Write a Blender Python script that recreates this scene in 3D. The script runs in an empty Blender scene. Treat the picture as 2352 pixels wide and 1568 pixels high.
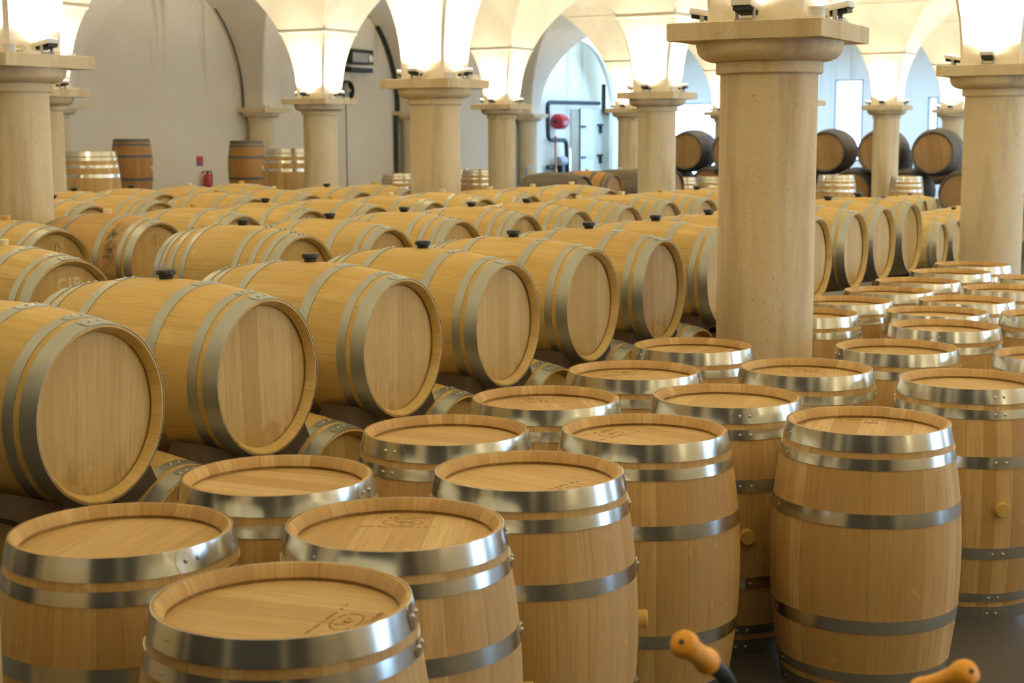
import bpy, bmesh, math, random
from mathutils import Matrix, Vector, Euler
PI = math.pi
rnd = random.Random(11)
SC = bpy.context.scene
COL = SC.collection

# ------------------------------------------------------------------ frame of the hall
AZ = math.radians(60.6535)                 # direction of the column rows
OX, OY = 1.3658, 8.12                      # foot of the big column
S = 5.642                                  # column spacing
UX, UY = math.cos(AZ), math.sin(AZ)
WX, WY = -math.sin(AZ), math.cos(AZ)
def rw(a, b):                              # hall coordinates -> world
    return (OX + a*UX + b*WX, OY + a*UY + b*WY)
ZAB = 2.534                                # top of the column slabs
ZW = 4.53                                  # top of the side wall
BW = 3*S + .30                             # plane of the side wall
AE = 35.55                                 # plane of the end wall

# ------------------------------------------------------------------ object helpers
def obj(name, me, parent=None, mat=None, M=None):
    o = bpy.data.objects.new(name, me)
    COL.objects.link(o)
    if parent is not None:
        o.parent = parent
    if mat is not None and me is not None:
        me.materials.clear()
        for m in (mat if isinstance(mat, (list, tuple)) else [mat]):
            me.materials.append(m)
    if M is not None:
        o.matrix_local = M
    return o
def tag(o, label, cat, group=None, kind=None):
    o['label'] = label
    o['category'] = cat
    if group: o['group'] = group
    if kind: o['kind'] = kind
    return o
def struct(name, me, mat, M=None, label=None):
    o = obj(name, me, None, mat, M)
    o['kind'] = 'structure'
    if label: o['label'] = label
    return o
def empty(name, loc=(0, 0, 0), rz=0):
    o = bpy.data.objects.new(name, None)
    COL.objects.link(o)
    o.empty_display_size = .1
    o.location = loc
    o.rotation_euler = (0, 0, rz)
    return o
def kids(o):
    return [c for c in bpy.data.objects if c.parent is o]
def finish(bm, name, smooth=True, angle=32):
    me = bpy.data.meshes.new(name)
    bmesh.ops.recalc_face_normals(bm, faces=bm.faces)
    bm.to_mesh(me)
    bm.free()
    if smooth:
        for p in me.polygons: p.use_smooth = True
        me.set_sharp_from_angle(angle=math.radians(angle))
    return me
def box(bm, x0, x1, y0, y1, z0, z1, M=None, bev=0, mi=0):
    vs = [bm.verts.new((x, y, z)) for z in (z0, z1) for y in (y0, y1) for x in (x0, x1)]
    fs = []
    for q in ((0, 2, 3, 1), (4, 5, 7, 6), (0, 1, 5, 4), (2, 6, 7, 3), (0, 4, 6, 2), (1, 3, 7, 5)):
        f = bm.faces.new([vs[i] for i in q]); f.material_index = mi; fs.append(f)
    if bev:
        r = bmesh.ops.bevel(bm, geom=list({e for f in fs for e in f.edges}), offset=bev, segments=2, profile=.6, affect='EDGES')
        vs = list({v for f in r['faces'] for v in f.verts} | {v for v in vs if v.is_valid})
    if M is not None:
        bmesh.ops.transform(bm, matrix=M, verts=[v for v in vs if v.is_valid])
    return vs
def lathe(bm, prof, n=96, a0=0, a1=2*PI, M=None, mis=None, closed=False):
    full = abs(a1 - a0 - 2*PI) < 1e-6
    cnt = n if full else n + 1
    rings = []
    for (r, z) in prof:
        if r < 1e-6:
            v = bm.verts.new((0, 0, z)); rings.append([v]*cnt)
        else:
            rings.append([bm.verts.new((r*math.cos(a0+(a1-a0)*k/n), r*math.sin(a0+(a1-a0)*k/n), z)) for k in range(cnt)])
    m = len(prof)
    for i in range(m if closed else m - 1):
        A, B = rings[i], rings[(i+1) % m]
        for k in range(n):
            k2 = (k+1) % cnt if full else k + 1
            q = []
            for v in (A[k], A[k2], B[k2], B[k]):
                if v not in q: q.append(v)
            if len(q) > 2:
                f = bm.faces.new(q)
                if mis: f.material_index = mis[i]
    if M is not None:
        bmesh.ops.transform(bm, matrix=M, verts=list({v for R in rings for v in R}))
def tube(bm, pts, r, n=12, caps=True, rad=None):
    pts = [Vector(p) for p in pts]
    rings = []
    up = None
    for i, p in enumerate(pts):
        t = (pts[min(i+1, len(pts)-1)] - pts[max(i-1, 0)]).normalized()
        if up is None:
            up = Vector((0, 0, 1)) if abs(t.z) < .9 else Vector((1, 0, 0))
        s = t.cross(up).normalized(); up = s.cross(t).normalized()
        rr = rad[i] if rad else r
        rings.append([bm.verts.new(p + rr*(math.cos(2*PI*k/n)*s + math.sin(2*PI*k/n)*up)) for k in range(n)])
    for A, B in zip(rings, rings[1:]):
        for k in range(n):
            bm.faces.new((A[k], A[(k+1) % n], B[(k+1) % n], B[k]))
    if caps:
        bm.faces.new(rings[0][::-1]); bm.faces.new(rings[-1])
def rounded(pts, r, k=6):                   # polyline with rounded corners
    P = [Vector(p) for p in pts]; out = [P[0]]
    for a, b, c in zip(P, P[1:], P[2:]):
        d1 = (a-b).normalized(); d2 = (c-b).normalized()
        for i in range(k+1):
            t = i/k
            out.append((1-t)**2*(b+d1*r) + 2*t*(1-t)*b + t*t*(b+d2*r))
    out.append(P[-1])
    return out
def mesh_box(name, *a, **k):
    bm = bmesh.new(); box(bm, *a, **k); return finish(bm, name)

# ------------------------------------------------------------------ materials
class NT:
    def __init__(s, name):
        s.m = bpy.data.materials.new(name); s.m.use_nodes = True
        s.t = s.m.node_tree; s.N = s.t.nodes; s.L = s.t.links
        s.b = s.N['Principled BSDF']
    def n(s, typ, ins=None, **kw):
        d = s.N.new(typ)
        for k, v in kw.items(): setattr(d, k, v)
        for k, v in (ins or {}).items():
            if hasattr(v, 'node') or isinstance(v, bpy.types.NodeSocket): s.L.new(v, d.inputs[k])
            else: d.inputs[k].default_value = v
        return d
    def math(s, op, a, b=0.0, c=None):
        i = {0: a, 1: b}
        if c is not None: i[2] = c
        return s.n('ShaderNodeMath', i, operation=op).outputs[0]
    def mix(s, f, a, b, mode='MIX'):
        d = s.N.new('ShaderNodeMix'); d.data_type = 'RGBA'; d.blend_type = mode
        for sock, v in ((d.inputs[0], f), (d.inputs[6], a), (d.inputs[7], b)):
            if isinstance(v, bpy.types.NodeSocket): s.L.new(v, sock)
            else: sock.default_value = v if not isinstance(v, tuple) or len(v) == 4 else (*v, 1)
        return d.outputs[2]
    def ramp(s, f, stops):
        d = s.N.new('ShaderNodeValToRGB'); s.L.new(f, d.inputs[0])
        e = d.color_ramp.elements
        while len(e) < len(stops): e.new(.5)
        for x, (p, c) in zip(e, stops):
            x.position = p; x.color = (*c, 1) if len(c) == 3 else c
        return d.outputs[0]
    def noise(s, vec, scale, det=3, rough=.55, dims='3D'):
        d = s.n('ShaderNodeTexNoise', {'Vector': vec, 'Scale': scale, 'Detail': det, 'Roughness': rough}, noise_dimensions=dims)
        return d.outputs[0]
    def vscale(s, v, sc):
        return s.n('ShaderNodeVectorMath', {0: v, 1: sc}, operation='MULTIPLY').outputs[0]
    def bump(s, h, st, dist=.002):
        d = s.n('ShaderNodeBump', {'Height': h, 'Strength': st, 'Distance': dist}); s.L.new(d.outputs[0], s.b.inputs['Normal'])
    def set(s, **k):
        for n_, v in k.items():
            sock = s.b.inputs[n_.replace('_', ' ')]
            if isinstance(v, bpy.types.NodeSocket): s.L.new(v, sock)
            else: sock.default_value = v if not (isinstance(v, tuple) and len(v) == 3) else (*v, 1)
        return s.m

def plain(name, col, rough=.6, metal=0.0, nz=0, scale=20):
    t = NT(name)
    co = t.n('ShaderNodeTexCoord').outputs['Object']
    f = t.noise(co, scale, 4)
    c = t.mix(f, tuple(x*(1-nz) for x in col), tuple(min(1, x*(1+nz)) for x in col))
    return t.set(Base_Color=c, Roughness=rough, Metallic=metal)

def oak(name, tones, head=False, n=30, seam=.022, dirt=0, drip=0, patch=0, rough=.62):
    """oak staves (around z) or head boards (along x); tones dark, middle, light"""
    t = NT(name)
    tc = t.n('ShaderNodeTexCoord').outputs['Object']
    oi = t.n('ShaderNodeObjectInfo').outputs['Random']
    sp = t.n('ShaderNodeSeparateXYZ', {0: tc})
    x, y, z = sp.outputs
    seed = t.math('MULTIPLY', oi, 97.0)
    if head:
        pos = t.math('ADD', t.math('MULTIPLY', y, 10.5), seed)
        wob = t.noise(t.n('ShaderNodeCombineXYZ', {0: t.math('FLOOR', pos)}).outputs[0], 3.7, 0)
        pos = t.math('ADD', pos, t.math('MULTIPLY', wob, .0))
        gv = t.n('ShaderNodeCombineXYZ', {0: t.math('MULTIPLY', x, 2.2), 1: t.math('MULTIPLY', y, 55.0), 2: seed}).outputs[0]
        gv2 = t.n('ShaderNodeCombineXYZ', {0: t.math('MULTIPLY', x, 5.0), 1: t.math('MULTIPLY', y, 160.0), 2: seed}).outputs[0]
        tv = t.n('ShaderNodeCombineXYZ', {0: t.math('MULTIPLY', x, 14.0), 1: t.math('MULTIPLY', y, 14.0), 2: t.math('FLOOR', pos)}).outputs[0]
    else:
        ang = t.math('DIVIDE', t.math('ARCTAN2', y, x), 2*PI)
        pos = t.math('ADD', t.math('MULTIPLY', ang, float(n)), seed)
        # uneven stave widths
        sw = t.math('SINE', t.math('MULTIPLY', pos, 1.7)); pos = t.math('ADD', pos, t.math('MULTIPLY', sw, .28))
        gv = t.n('ShaderNodeCombineXYZ', {0: t.math('MULTIPLY', ang, 110.0), 1: t.math('MULTIPLY', z, 2.2), 2: seed}).outputs[0]
        gv2 = t.n('ShaderNodeCombineXYZ', {0: t.math('MULTIPLY', ang, 330.0), 1: t.math('MULTIPLY', z, 5.0), 2: seed}).outputs[0]
        tv = t.n('ShaderNodeCombineXYZ', {0: t.math('MULTIPLY', ang, 30.0), 1: t.math('MULTIPLY', z, 14.0), 2: t.math('FLOOR', pos)}).outputs[0]
    idx = t.math('FLOOR', pos); fr = t.math('FRACT', pos)
    wn = t.n('ShaderNodeTexWhiteNoise', {'W': idx}, noise_dimensions='1D').outputs['Value']
    c = t.ramp(wn, [(0, tones[0]), (.3, tuple((a_+b_)/2 for a_, b_ in zip(tones[0], tones[1]))), (.62, tones[1]), (1, tones[2])])
    g = t.noise(gv, 1.0, 4, .6)
    c = t.mix(t.math('MULTIPLY', t.math('SUBTRACT', 1.0, g), .85), c, tuple(v*k for v, k in zip(tones[0], (.72, .66, .58))))
    g2 = t.noise(gv2, 1.0, 2, .5)
    c = t.mix(t.math('MULTIPLY', t.math('GREATER_THAN', g2, .58), .34), c, tuple(v*.62 for v in tones[0]))
    fl = t.noise(tv, 1.0, 5, .7)                                   # pale ray flecks of the oak
    c = t.mix(t.math('MULTIPLY', t.n('ShaderNodeMapRange', {0: fl, 1: .64, 2: .70}).outputs[0], .38), c, tuple(min(1, v*1.22+.03) for v in tones[2]))
    big = t.noise(t.n('ShaderNodeVectorMath', {0: tc, 1: t.n('ShaderNodeCombineXYZ', {0: seed, 1: seed, 2: seed}).outputs[0]}, operation='ADD').outputs[0], 2.4, 2)
    c = t.mix(t.math('MULTIPLY', big, .22), c, tuple(v*.7 for v in tones[0]))
    c = t.mix(t.math('MULTIPLY', oi, .16), c, tones[0])
    s1 = t.math('LESS_THAN', fr, seam)
    c = t.mix(t.math('MULTIPLY', s1, .6), c, tuple(v*.35 for v in tones[0]))
    if dirt:
        d = t.noise(tc, 6.0, 6, .7)
        c = t.mix(t.math('MULTIPLY', t.n('ShaderNodeMapRange', {0: d, 1: .42, 2: .7}).outputs[0], dirt), c, (.07, .06, .045))
    if drip:                                                       # wine run marks low on the head
        dv = t.n('ShaderNodeCombineXYZ', {0: t.math('MULTIPLY', x, 7.0), 1: t.math('MULTIPLY', y, 15.0), 2: seed}).outputs[0]
        d = t.noise(dv, 1.0, 3, .6)
        low = t.n('ShaderNodeMapRange', {0: x, 1: -.10, 2: -.19}).outputs[0]
        d = t.n('ShaderNodeMapRange', {0: d, 1: .53, 2: .64}).outputs[0]
        c = t.mix(t.math('MULTIPLY', t.math('MULTIPLY', d, low), drip), c, (.30, .155, .035))
    if patch:                                                      # black mould on one shoulder of the barrel
        d = t.noise(tc, 13.0, 6, .75)
        zz = t.math('ABSOLUTE', t.math('SUBTRACT', z, .765))
        m1 = t.n('ShaderNodeMapRange', {0: zz, 1: .07, 2: .03}).outputs[0]
        ang2 = t.math('ABSOLUTE', t.math('SUBTRACT', t.math('ARCTAN2', y, x), 1.05))
        m2 = t.n('ShaderNodeMapRange', {0: ang2, 1: .75, 2: .3}).outputs[0]
        d = t.n('ShaderNodeMapRange', {0: d, 1: .36, 2: .58}).outputs[0]
        c = t.mix(t.math('MULTIPLY', t.math('MULTIPLY', d, m1), t.math('MULTIPLY', m2, .9)), c, (.035, .03, .022))
    t.bump(t.math('SUBTRACT', g, s1), .25, .0012)
    return t.set(Base_Color=c, Roughness=rough)

def steel(name, col, rough, metal, spangle=.2, var=.25):
    t = NT(name)
    tc = t.n('ShaderNodeTexCoord').outputs['Object']
    sp = t.n('ShaderNodeSeparateXYZ', {0: tc}); x, y, z = sp.outputs
    oi = t.n('ShaderNodeObjectInfo').outputs['Random']
    ang = t.math('ARCTAN2', y, x)
    v = t.n('ShaderNodeCombineXYZ', {0: t.math('MULTIPLY', ang, 3.0), 1: t.math('MULTIPLY', z, 9.0), 2: t.math('MULTIPLY', oi, 50.0)}).outputs[0]
    f = t.noise(v, 1.6, 4, .6)
    g = t.noise(tc, 85.0, 3, .7)
    c = t.mix(f, tuple(k*(1-var) for k in col), tuple(min(1, k*(1+var)) for k in col))
    c = t.mix(t.math('MULTIPLY', t.math('GREATER_THAN', g, .60), spangle), c, tuple(min(1, k*1.5) for k in col))
    return t.set(Base_Color=c, Roughness=rough, Metallic=metal)

def stone(name, c1, c2, pit=.5, stain=0, sc=1.0, rough=.85):
    t = NT(name)
    tc = t.n('ShaderNodeTexCoord').outputs['Object']
    oi = t.n('ShaderNodeObjectInfo').outputs['Random']
    off = t.n('ShaderNodeCombineXYZ', {0: t.math('MULTIPLY', oi, 30.0), 1: 0.0, 2: 0.0}).outputs[0]
    v = t.n('ShaderNodeVectorMath', {0: tc, 1: off}, operation='ADD').outputs[0]
    a = t.noise(v, 2.2*sc, 5, .6)
    c = t.mix(a, c1, c2)
    b = t.noise(v, 55*sc, 3, .6)
    c = t.mix(t.math('MULTIPLY', t.math('SUBTRACT', b, .3), .35), c, tuple(k*.7 for k in c1))
    p = t.noise(v, 100*sc, 3, .6)
    pm = t.n('ShaderNodeMapRange', {0: p, 1: .62, 2: .67}).outputs[0]
    c = t.mix(t.math('MULTIPLY', pm, pit), c, tuple(k*.35 for k in c1))
    p2 = t.noise(v, 22*sc, 2, .5)
    pm2 = t.n('ShaderNodeMapRange', {0: p2, 1: .735, 2: .76}).outputs[0]
    c = t.mix(t.math('MULTIPLY', pm2, pit), c, tuple(k*.3 for k in c1))
    if stain:                                                      # brown water runs
        s = t.noise(t.vscale(v, (5.0*sc, 5.0*sc, .55*sc)), 1.0, 4, .6)
        sm = t.n('ShaderNodeMapRange', {0: s, 1: .5, 2: .68}).outputs[0]
        c = t.mix(t.math('MULTIPLY', sm, stain), c, (.34, .20, .06))
    t.bump(t.math('SUBTRACT', b, pm), .35, .003)
    return t.set(Base_Color=c, Roughness=rough)

PALE = ((.56, .375, .12), (.73, .53, .20), (.82, .63, .29))
TAN = ((.54, .335, .115), (.74, .50, .185), (.88, .66, .31))
OLD = ((.13, .10, .065), (.20, .16, .11), (.30, .24, .16))
OLDH = ((.36, .20, .065), (.47, .285, .095), (.58, .38, .14))
M = dict(
    stave_lying=oak('oak_staves_pale', ((.63, .43, .125), (.76, .54, .185), (.83, .62, .25)), n=26, seam=.012, dirt=.10),
    stave_mould=oak('oak_staves_mouldy', ((.54, .33, .10), (.64, .41, .14), (.72, .48, .18)), n=26, seam=.012, patch=1),
    head_lying=oak('oak_head_pale', PALE, head=True, drip=.5, seam=.012),
    stave_new=oak('oak_staves_new', TAN, n=27, seam=.02),
    head_new=oak('oak_head_new', ((.50, .31, .095), (.72, .50, .20), (.86, .65, .32)), head=True, seam=.012),
    rim=oak('oak_chime', ((.28, .155, .045), (.40, .245, .07), (.52, .345, .115)), n=26, seam=.02),
    rim_new=oak('oak_chime_new', ((.42, .25, .08), (.60, .39, .135), (.72, .50, .19)), n=27, seam=.02),
    stave_old=oak('oak_staves_weathered', OLD, n=26, dirt=.4),
    head_old=oak('oak_head_weathered', OLDH, head=True, dirt=.3),
    rim_old=oak('oak_chime_weathered', OLD, n=26, dirt=.4),
    stave_amber=oak('oak_staves_amber', ((.40, .20, .05), (.50, .27, .07), (.58, .34, .10)), n=26),
    hoop_bright=steel('galvanised_steel_bright', (.62, .62, .57), .20, .96, .0, .10),
    hoop_dull=steel('galvanised_steel_dull', (.40, .405, .34), .42, .75, .10, .10),
    hoop_old=steel('hoop_steel_weathered', (.14, .135, .12), .6, .6, .05, .3),
    rivet=plain('rivet_steel', (.55, .55, .50), .3, .9),
    rivet_dark=plain('rivet_dark', (.12, .12, .09), .5, .6),
    column=stone('limestone_column', (.66, .53, .31), (.80, .69, .47), .6, .45),
    vault=stone('vault_stone', (.76, .69, .55), (.86, .80, .68), .12, .12, .6),
    seam=plain('joint_mortar', (.15, .105, .05), .9, 0, .2, 8),
    wall=None, black=plain('black_rubber', (.012, .014, .012), .38, 0, .3),
    cream=plain('cream_silicone', (.74, .66, .42), .5, 0, .06), yellow=plain('yellow_silicone', (.62, .42, .10), .5, 0, .1),
    white=plain('white_plastic', (.74, .73, .68), .45, 0, .04), grey=plain('grey_plastic', (.34, .35, .34), .5, 0, .1),
    dark=plain('dark_metal', (.02, .026, .026), .5, .3, .2), red=plain('red_paint', (.42, .02, .02), .35, 0, .1),
    blue=plain('blue_sign', (.05, .12, .45), .5), orange=plain('orange_rubber', (.95, .42, .03), .5, 0, .06, 60),
    timber=plain('rough_timber', (.075, .048, .026), .85, 0, .35, 12), stamp=plain('burnt_mark', (.27, .15, .045), .9, 0, .3, 90),
    chalk=plain('chalk', (.95, .88, .76), .95), panel=plain('insulated_panel', (.62, .62, .52), .5, 0, .04, 3),
    copper=plain('copper_pipe', (.45, .20, .08), .4, .8), pallet=plain('pallet_wood', (.34, .21, .10), .8, 0, .25, 10),
    concrete=plain('grey_concrete', (.36, .36, .34), .85, 0, .12, 4),
)
def plaster():
    t = NT('wall_plaster')
    tc = t.n('ShaderNodeTexCoord').outputs['Object']
    sp = t.n('ShaderNodeSeparateXYZ', {0: tc})
    a = t.noise(tc, .8, 5, .6); b = t.noise(tc, 14, 4, .6)
    c = t.mix(a, (.71, .64, .50), (.84, .775, .64))
    c = t.mix(t.math('MULTIPLY', b, .16), c, (.48, .43, .33))
    s = t.noise(t.vscale(tc, (2.0, 2.0, .16)), 1.0, 5, .65)
    top = t.n('ShaderNodeMapRange', {0: sp.outputs[2], 1: 2.2, 2: 4.6}).outputs[0]
    sm = t.n('ShaderNodeMapRange', {0: s, 1: .56, 2: .68}).outputs[0]
    c = t.mix(t.math('MULTIPLY', t.math('MULTIPLY', sm, top), .8), c, (.34, .25, .13))
    t.bump(b, .15, .004)
    return t.set(Base_Color=c, Roughness=.9)
M['wall'] = plaster()
def floor_mat():
    t = NT('floor_concrete')
    tc = t.n('ShaderNodeTexCoord').outputs['Object']
    a = t.noise(tc, 1.1, 6, .6); b = t.noise(tc, 18, 4, .6)
    c = t.mix(a, (.055, .05, .042), (.10, .09, .075))
    c = t.mix(t.math('MULTIPLY', b, .3), c, (.04, .036, .03))
    t.bump(b, .1, .003)
    return t.set(Base_Color=c, Roughness=.55)
M['floor'] = floor_mat()

# ------------------------------------------------------------------ barrel meshes (axis = z, bung side = +x)
L, RB, RE = .95, .337, .2835
def rad(z):
    t = abs((z - L/2)/(L/2)); return RB - (RB-RE)*t**2.0
def lathe_me(name, prof, n=96, mis=None, closed=False, a0=0, a1=2*PI, angle=32):
    bm = bmesh.new(); lathe(bm, prof, n, a0, a1, None, mis, closed); return finish(bm, name, True, angle)
def staves_mesh(n):
    out = [(RE-.004, 0)] + [(rad(L*k/24), L*k/24) for k in range(1, 24)]
    out = [(rad(.003), .003)] + out[1:] + [(rad(.003), L-.003), (RE-.004, L)]
    end = [(.2745, L), (.264, L-.014), (.2575, L-.031), (.2685, L-.033), (.266, L-.050)]
    prof = [(r, L-z) for r, z in reversed(end)] + [(RE-.004, 0)] + out + end
    mis = [1]*5 + [0]*(len(out)) + [1]*5
    return lathe_me('staves', prof, n, mis[:len(prof)-1])
def head_mesh(z, up):
    bm = bmesh.new()
    s = 1 if up else -1
    lathe(bm, [(0, z), (.262, z), (.2675, z-.004*s)], 72)
    return finish(bm, 'head')
def hoop_mesh(z0, z1, n):
    th = .0022
    k = 4
    zs = [z0+(z1-z0)*i/k for i in range(k+1)]
    prof = [(rad(z)+.0006, z) for z in zs] + [(rad(z)+.0006+th, z) for z in reversed(zs)]
    return lathe_me('hoop', prof, n, None, True)
def joint_mesh(z0, z1):
    bm = bmesh.new(); th = .0045
    n = 18; a0, a1 = -.17, .19
    rows = []
    zc, h = (z0+z1)/2, (z1-z0)/2
    for i in range(n+1):
        t = i/n; a = a0+(a1-a0)*t
        e = min(t, 1-t)*n/3.5
        hh = h*(math.sqrt(max(0, 1-(1-min(1, e))**2))*.85+.15) if e < 1 else h
        hh = min(hh, h)
        r = []
        for (dz, rr) in ((-hh, .0025), (-hh, th), (hh, th), (hh, .0025)):
            z = zc+dz; R = rad(z)+rr
            r.append(bm.verts.new((R*math.cos(a), R*math.sin(a), z)))
        rows.append(r)
    for A, B in zip(rows, rows[1:]):
        for k in range(4): bm.faces.new((A[k], A[(k+1) % 4], B[(k+1) % 4], B[k]))
    bm.faces.new(rows[0][::-1]); bm.faces.new(rows[-1])
    return finish(bm, 'hoop_joint', True, 25)
def rivet_mesh():
    return lathe_me('rivet', [(.0062, 0), (.0062, .0008), (.0055, .0028), (.0035, .0044), (0, .005)], 12)
def bung_black():
    bm = bmesh.new()
    prof = [(.0, -.012), (.024, -.012), (.0275, .012), (.031, .0145), (.0365, .017), (.037, .030), (.0345, .0345), (.026, .037), (.012, .034), (0, .0335)]
    n = 60
    rings = []
    for r, z in prof:
        rings.append([bm.verts.new(((r*(1-.05*(z > .014)*(math.cos(10*2*PI*k/n) > .55))*math.cos(2*PI*k/n)), r*(1-.05*(z > .014)*(math.cos(10*2*PI*k/n) > .55))*math.sin(2*PI*k/n), z)) for k in range(n)])
    for A, B in zip(rings, rings[1:]):
        for k in range(n): bm.faces.new((A[k], A[(k+1) % n], B[(k+1) % n], B[k]))
    bmesh.ops.remove_doubles(bm, verts=bm.verts, dist=1e-5)
    return finish(bm, 'bung', True, 40)
def bung_pale():
    return lathe_me('bung', [(0, -.01), (.026, -.01), (.028, .0), (.0295, .026), (.027, .030), (.0, .030)], 36)
HOOPS6 = [(.0, .058), (.080, .117), (.265, .312), (.638, .685), (.833, .870), (.892, .95)]
HOOPS8 = [(.0, .055), (.068, .104), (.150, .186), (.255, .295), (.655, .695), (.764, .80), (.846, .882), (.895, .95)]
ME = {}
def with_mats(me, *mats):
    c = me.copy(); c.materials.clear()
    for m in mats: c.materials.append(m)
    return c
_st = staves_mesh(96)
_ht, _hb = head_mesh(L-.040, True), head_mesh(.040, False)
for v, (sm, rm, hm) in dict(lying=('stave_lying', 'rim', 'head_lying'), mould=('stave_mould', 'rim', 'head_lying'), new=('stave_new', 'rim_new', 'head_new'),
                            old=('stave_old', 'rim_old', 'head_old'), amber=('stave_amber', 'rim', 'head_old')).items():
    ME['staves', v] = with_mats(_st, M[sm], M[rm])
    ME['top', v] = with_mats(_ht, M[hm]); ME['bottom', v] = with_mats(_hb, M[hm])
_r = rivet_mesh()
for nm, hm, rm in (('bright', 'hoop_bright', 'rivet'), ('dull', 'hoop_dull', 'rivet'), ('old', 'hoop_old', 'rivet_dark')):
    for key, hs in ((6, HOOPS6), (8, HOOPS8)):
        for k, (z0, z1) in enumerate(hs):
            ME['hoop', nm, key, k] = with_mats(hoop_mesh(z0, z1, 96), M[hm])
            if nm != 'old': ME['joint', nm, key, k] = with_mats(joint_mesh(z0, z1), M[hm])
    ME['rivet', nm] = with_mats(_r, M[rm])
ME['rivet8'] = with_mats(_r, M['rivet_dark'])
_bp = bung_pale()
ME['bung', 'black'] = with_mats(bung_black(), M['black'])
ME['bung', 'cream'] = with_mats(_bp, M['cream']); ME['bung', 'yellow'] = with_mats(_bp, M['yellow'])

# burnt marks on the heads -------------------------------------------------
def strokes(bm, segs, w, z, h=.0006):
    for (x0, y0, x1, y1) in segs:
        d = Vector((x1-x0, y1-y0, 0)); l = d.length
        if l < 1e-6: continue
        ang = math.atan2(d.y, d.x)
        box(bm, 0, l, -w/2, w/2, z, z+h, Matrix.Translation((x0, y0, 0)) @ Matrix.Rotation(ang, 4, 'Z'))
def word(rg, x0, y0, n, ch, cw, gap=.3):
    """worn, unreadable letters: short upright and slanting bars"""
    out = []
    for k in range(n):
        x = x0 + k*cw*(1+gap)
        kind = rg.randrange(5)
        if kind == 4 and 0 < k < n-1: continue
        out.append((x, y0, x, y0+ch))
        if kind in (0, 2): out.append((x, y0+ch, x+cw*.8, y0+ch))
        if kind in (1, 2): out.append((x, y0+ch*.5, x+cw*.7, y0+ch*.5))
        if kind in (0, 3): out.append((x+cw*.8, y0+ch, x+cw*.8, y0))
        if kind == 1: out.append((x, y0, x+cw*.8, y0))
    return out
def stamp_mesh(kind, seed):
    rg = random.Random(seed); bm = bmesh.new(); z = L-.040
    # drawn with text upright towards +x of the head, centre on (.15, 0); u runs along -y
    seg = []
    if kind == 'crest':
        n = 36
        for k in range(n):
            if rg.random() < .12: continue
            a, b = 2*PI*k/n, 2*PI*(k+.9)/n
            seg.append((.055*math.cos(a), .032*math.sin(a), .055*math.cos(b), .032*math.sin(b)))
        for k in range(14):
            a = rg.uniform(0, 2*PI); q = rg.uniform(.0, .8)
            cx, cy = .042*q*math.cos(a), .022*q*math.sin(a)
            seg.append((cx, cy, cx+rg.uniform(-.014, .014), cy+rg.uniform(-.010, .010)))
        seg += word(rg, -.08, .042, 9, .012, .013)
        seg += word(rg, -.11, -.052, 22, .005, .0075)
        w = .0032
    elif kind == 'year':
        seg += word(rg, -.115, .02, 12, .010, .009)
        seg += word(rg, .055, .024, 6, .008, .010)
        seg += [(-.10+.01, .040, .10, .041)]
        w = .0024
    elif kind == 'seal':
        n = 30
        for k in range(n):
            if k % 8 == 0: continue
            a, b = 2*PI*k/n, 2*PI*(k+.6)/n
            for R in (.030, .0255):
                seg.append((R*math.cos(a), R*math.sin(a), R*math.cos(b), R*math.sin(b)))
        for y in (-.016, -.006, .006, .016):
            seg += [(-.006, y-.004, .0, y+.005), (.0, y+.005, .006, y-.004), (.006, y-.004, -.006, y-.004)]
        seg += [(-.052, 0, -.034, 0), (.034, 0, .052, 0)]
        w = .0026
    strokes(bm, seg, w, z)
    if kind == 'year':                                            # the four figures of the year under the name
        cu = bpy.data.curves.new('year', 'FONT'); cu.body = '2022'; cu.size = .026; cu.align_x = 'CENTER'; cu.extrude = .0003; cu.offset = .0006
        ob = bpy.data.objects.new('year_text', cu); COL.objects.link(ob)
        dg = bpy.context.evaluated_depsgraph_get(); dg.update()
        tm = bpy.data.meshes.new_from_object(ob.evaluated_get(dg))
        tm.transform(Matrix.Translation((0, -.022, z+.0004)))
        bm.from_mesh(tm); bpy.data.objects.remove(ob); bpy.data.meshes.remove(tm)
    # (u, v) -> head: u along -y, v along +x ; centre moved up the head
    off = {'crest': .155, 'year': .175, 'seal': .165}[kind]
    if kind == 'seal': bmesh.ops.transform(bm, matrix=Matrix.Diagonal((1.3, 1.3, 1, 1)), verts=bm.verts)
    T = Matrix.Translation((off, 0, 0)) @ Matrix(((0, 1, 0, 0), (-1, 0, 0, 0), (0, 0, 1, 0), (0, 0, 0, 1)))
    bmesh.ops.transform(bm, matrix=T, verts=bm.verts)
    me = finish(bm, 'burnt_mark', False); me.materials.append(M['stamp']); return me
STAMP = {k: [stamp_mesh(k, i+3) for i in range(2 if k == 'crest' else 1)] for k in ('crest', 'year', 'seal')}
def chalk_mesh(body):
    cu = bpy.data.curves.new('chalk', 'FONT'); cu.body = body; cu.size = .085; cu.align_x = 'CENTER'; cu.extrude = .0002; cu.fill_mode = 'NONE'; cu.bevel_depth = .0018
    ob = bpy.data.objects.new('chalk_text', cu); COL.objects.link(ob)
    dg = bpy.context.evaluated_depsgraph_get(); dg.update()
    tm = bpy.data.meshes.new_from_object(ob.evaluated_get(dg)); bpy.data.objects.remove(ob)
    tm.transform(Matrix(((0, 1, 0, .135), (-1, 0, 0, -.01), (0, 0, 1, L-.0397), (0, 0, 0, 1))))
    tm.materials.clear(); tm.materials.append(M['chalk']); tm.name = 'chalk_mark'
    return tm
CHALK = chalk_mesh('C1B')

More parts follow.
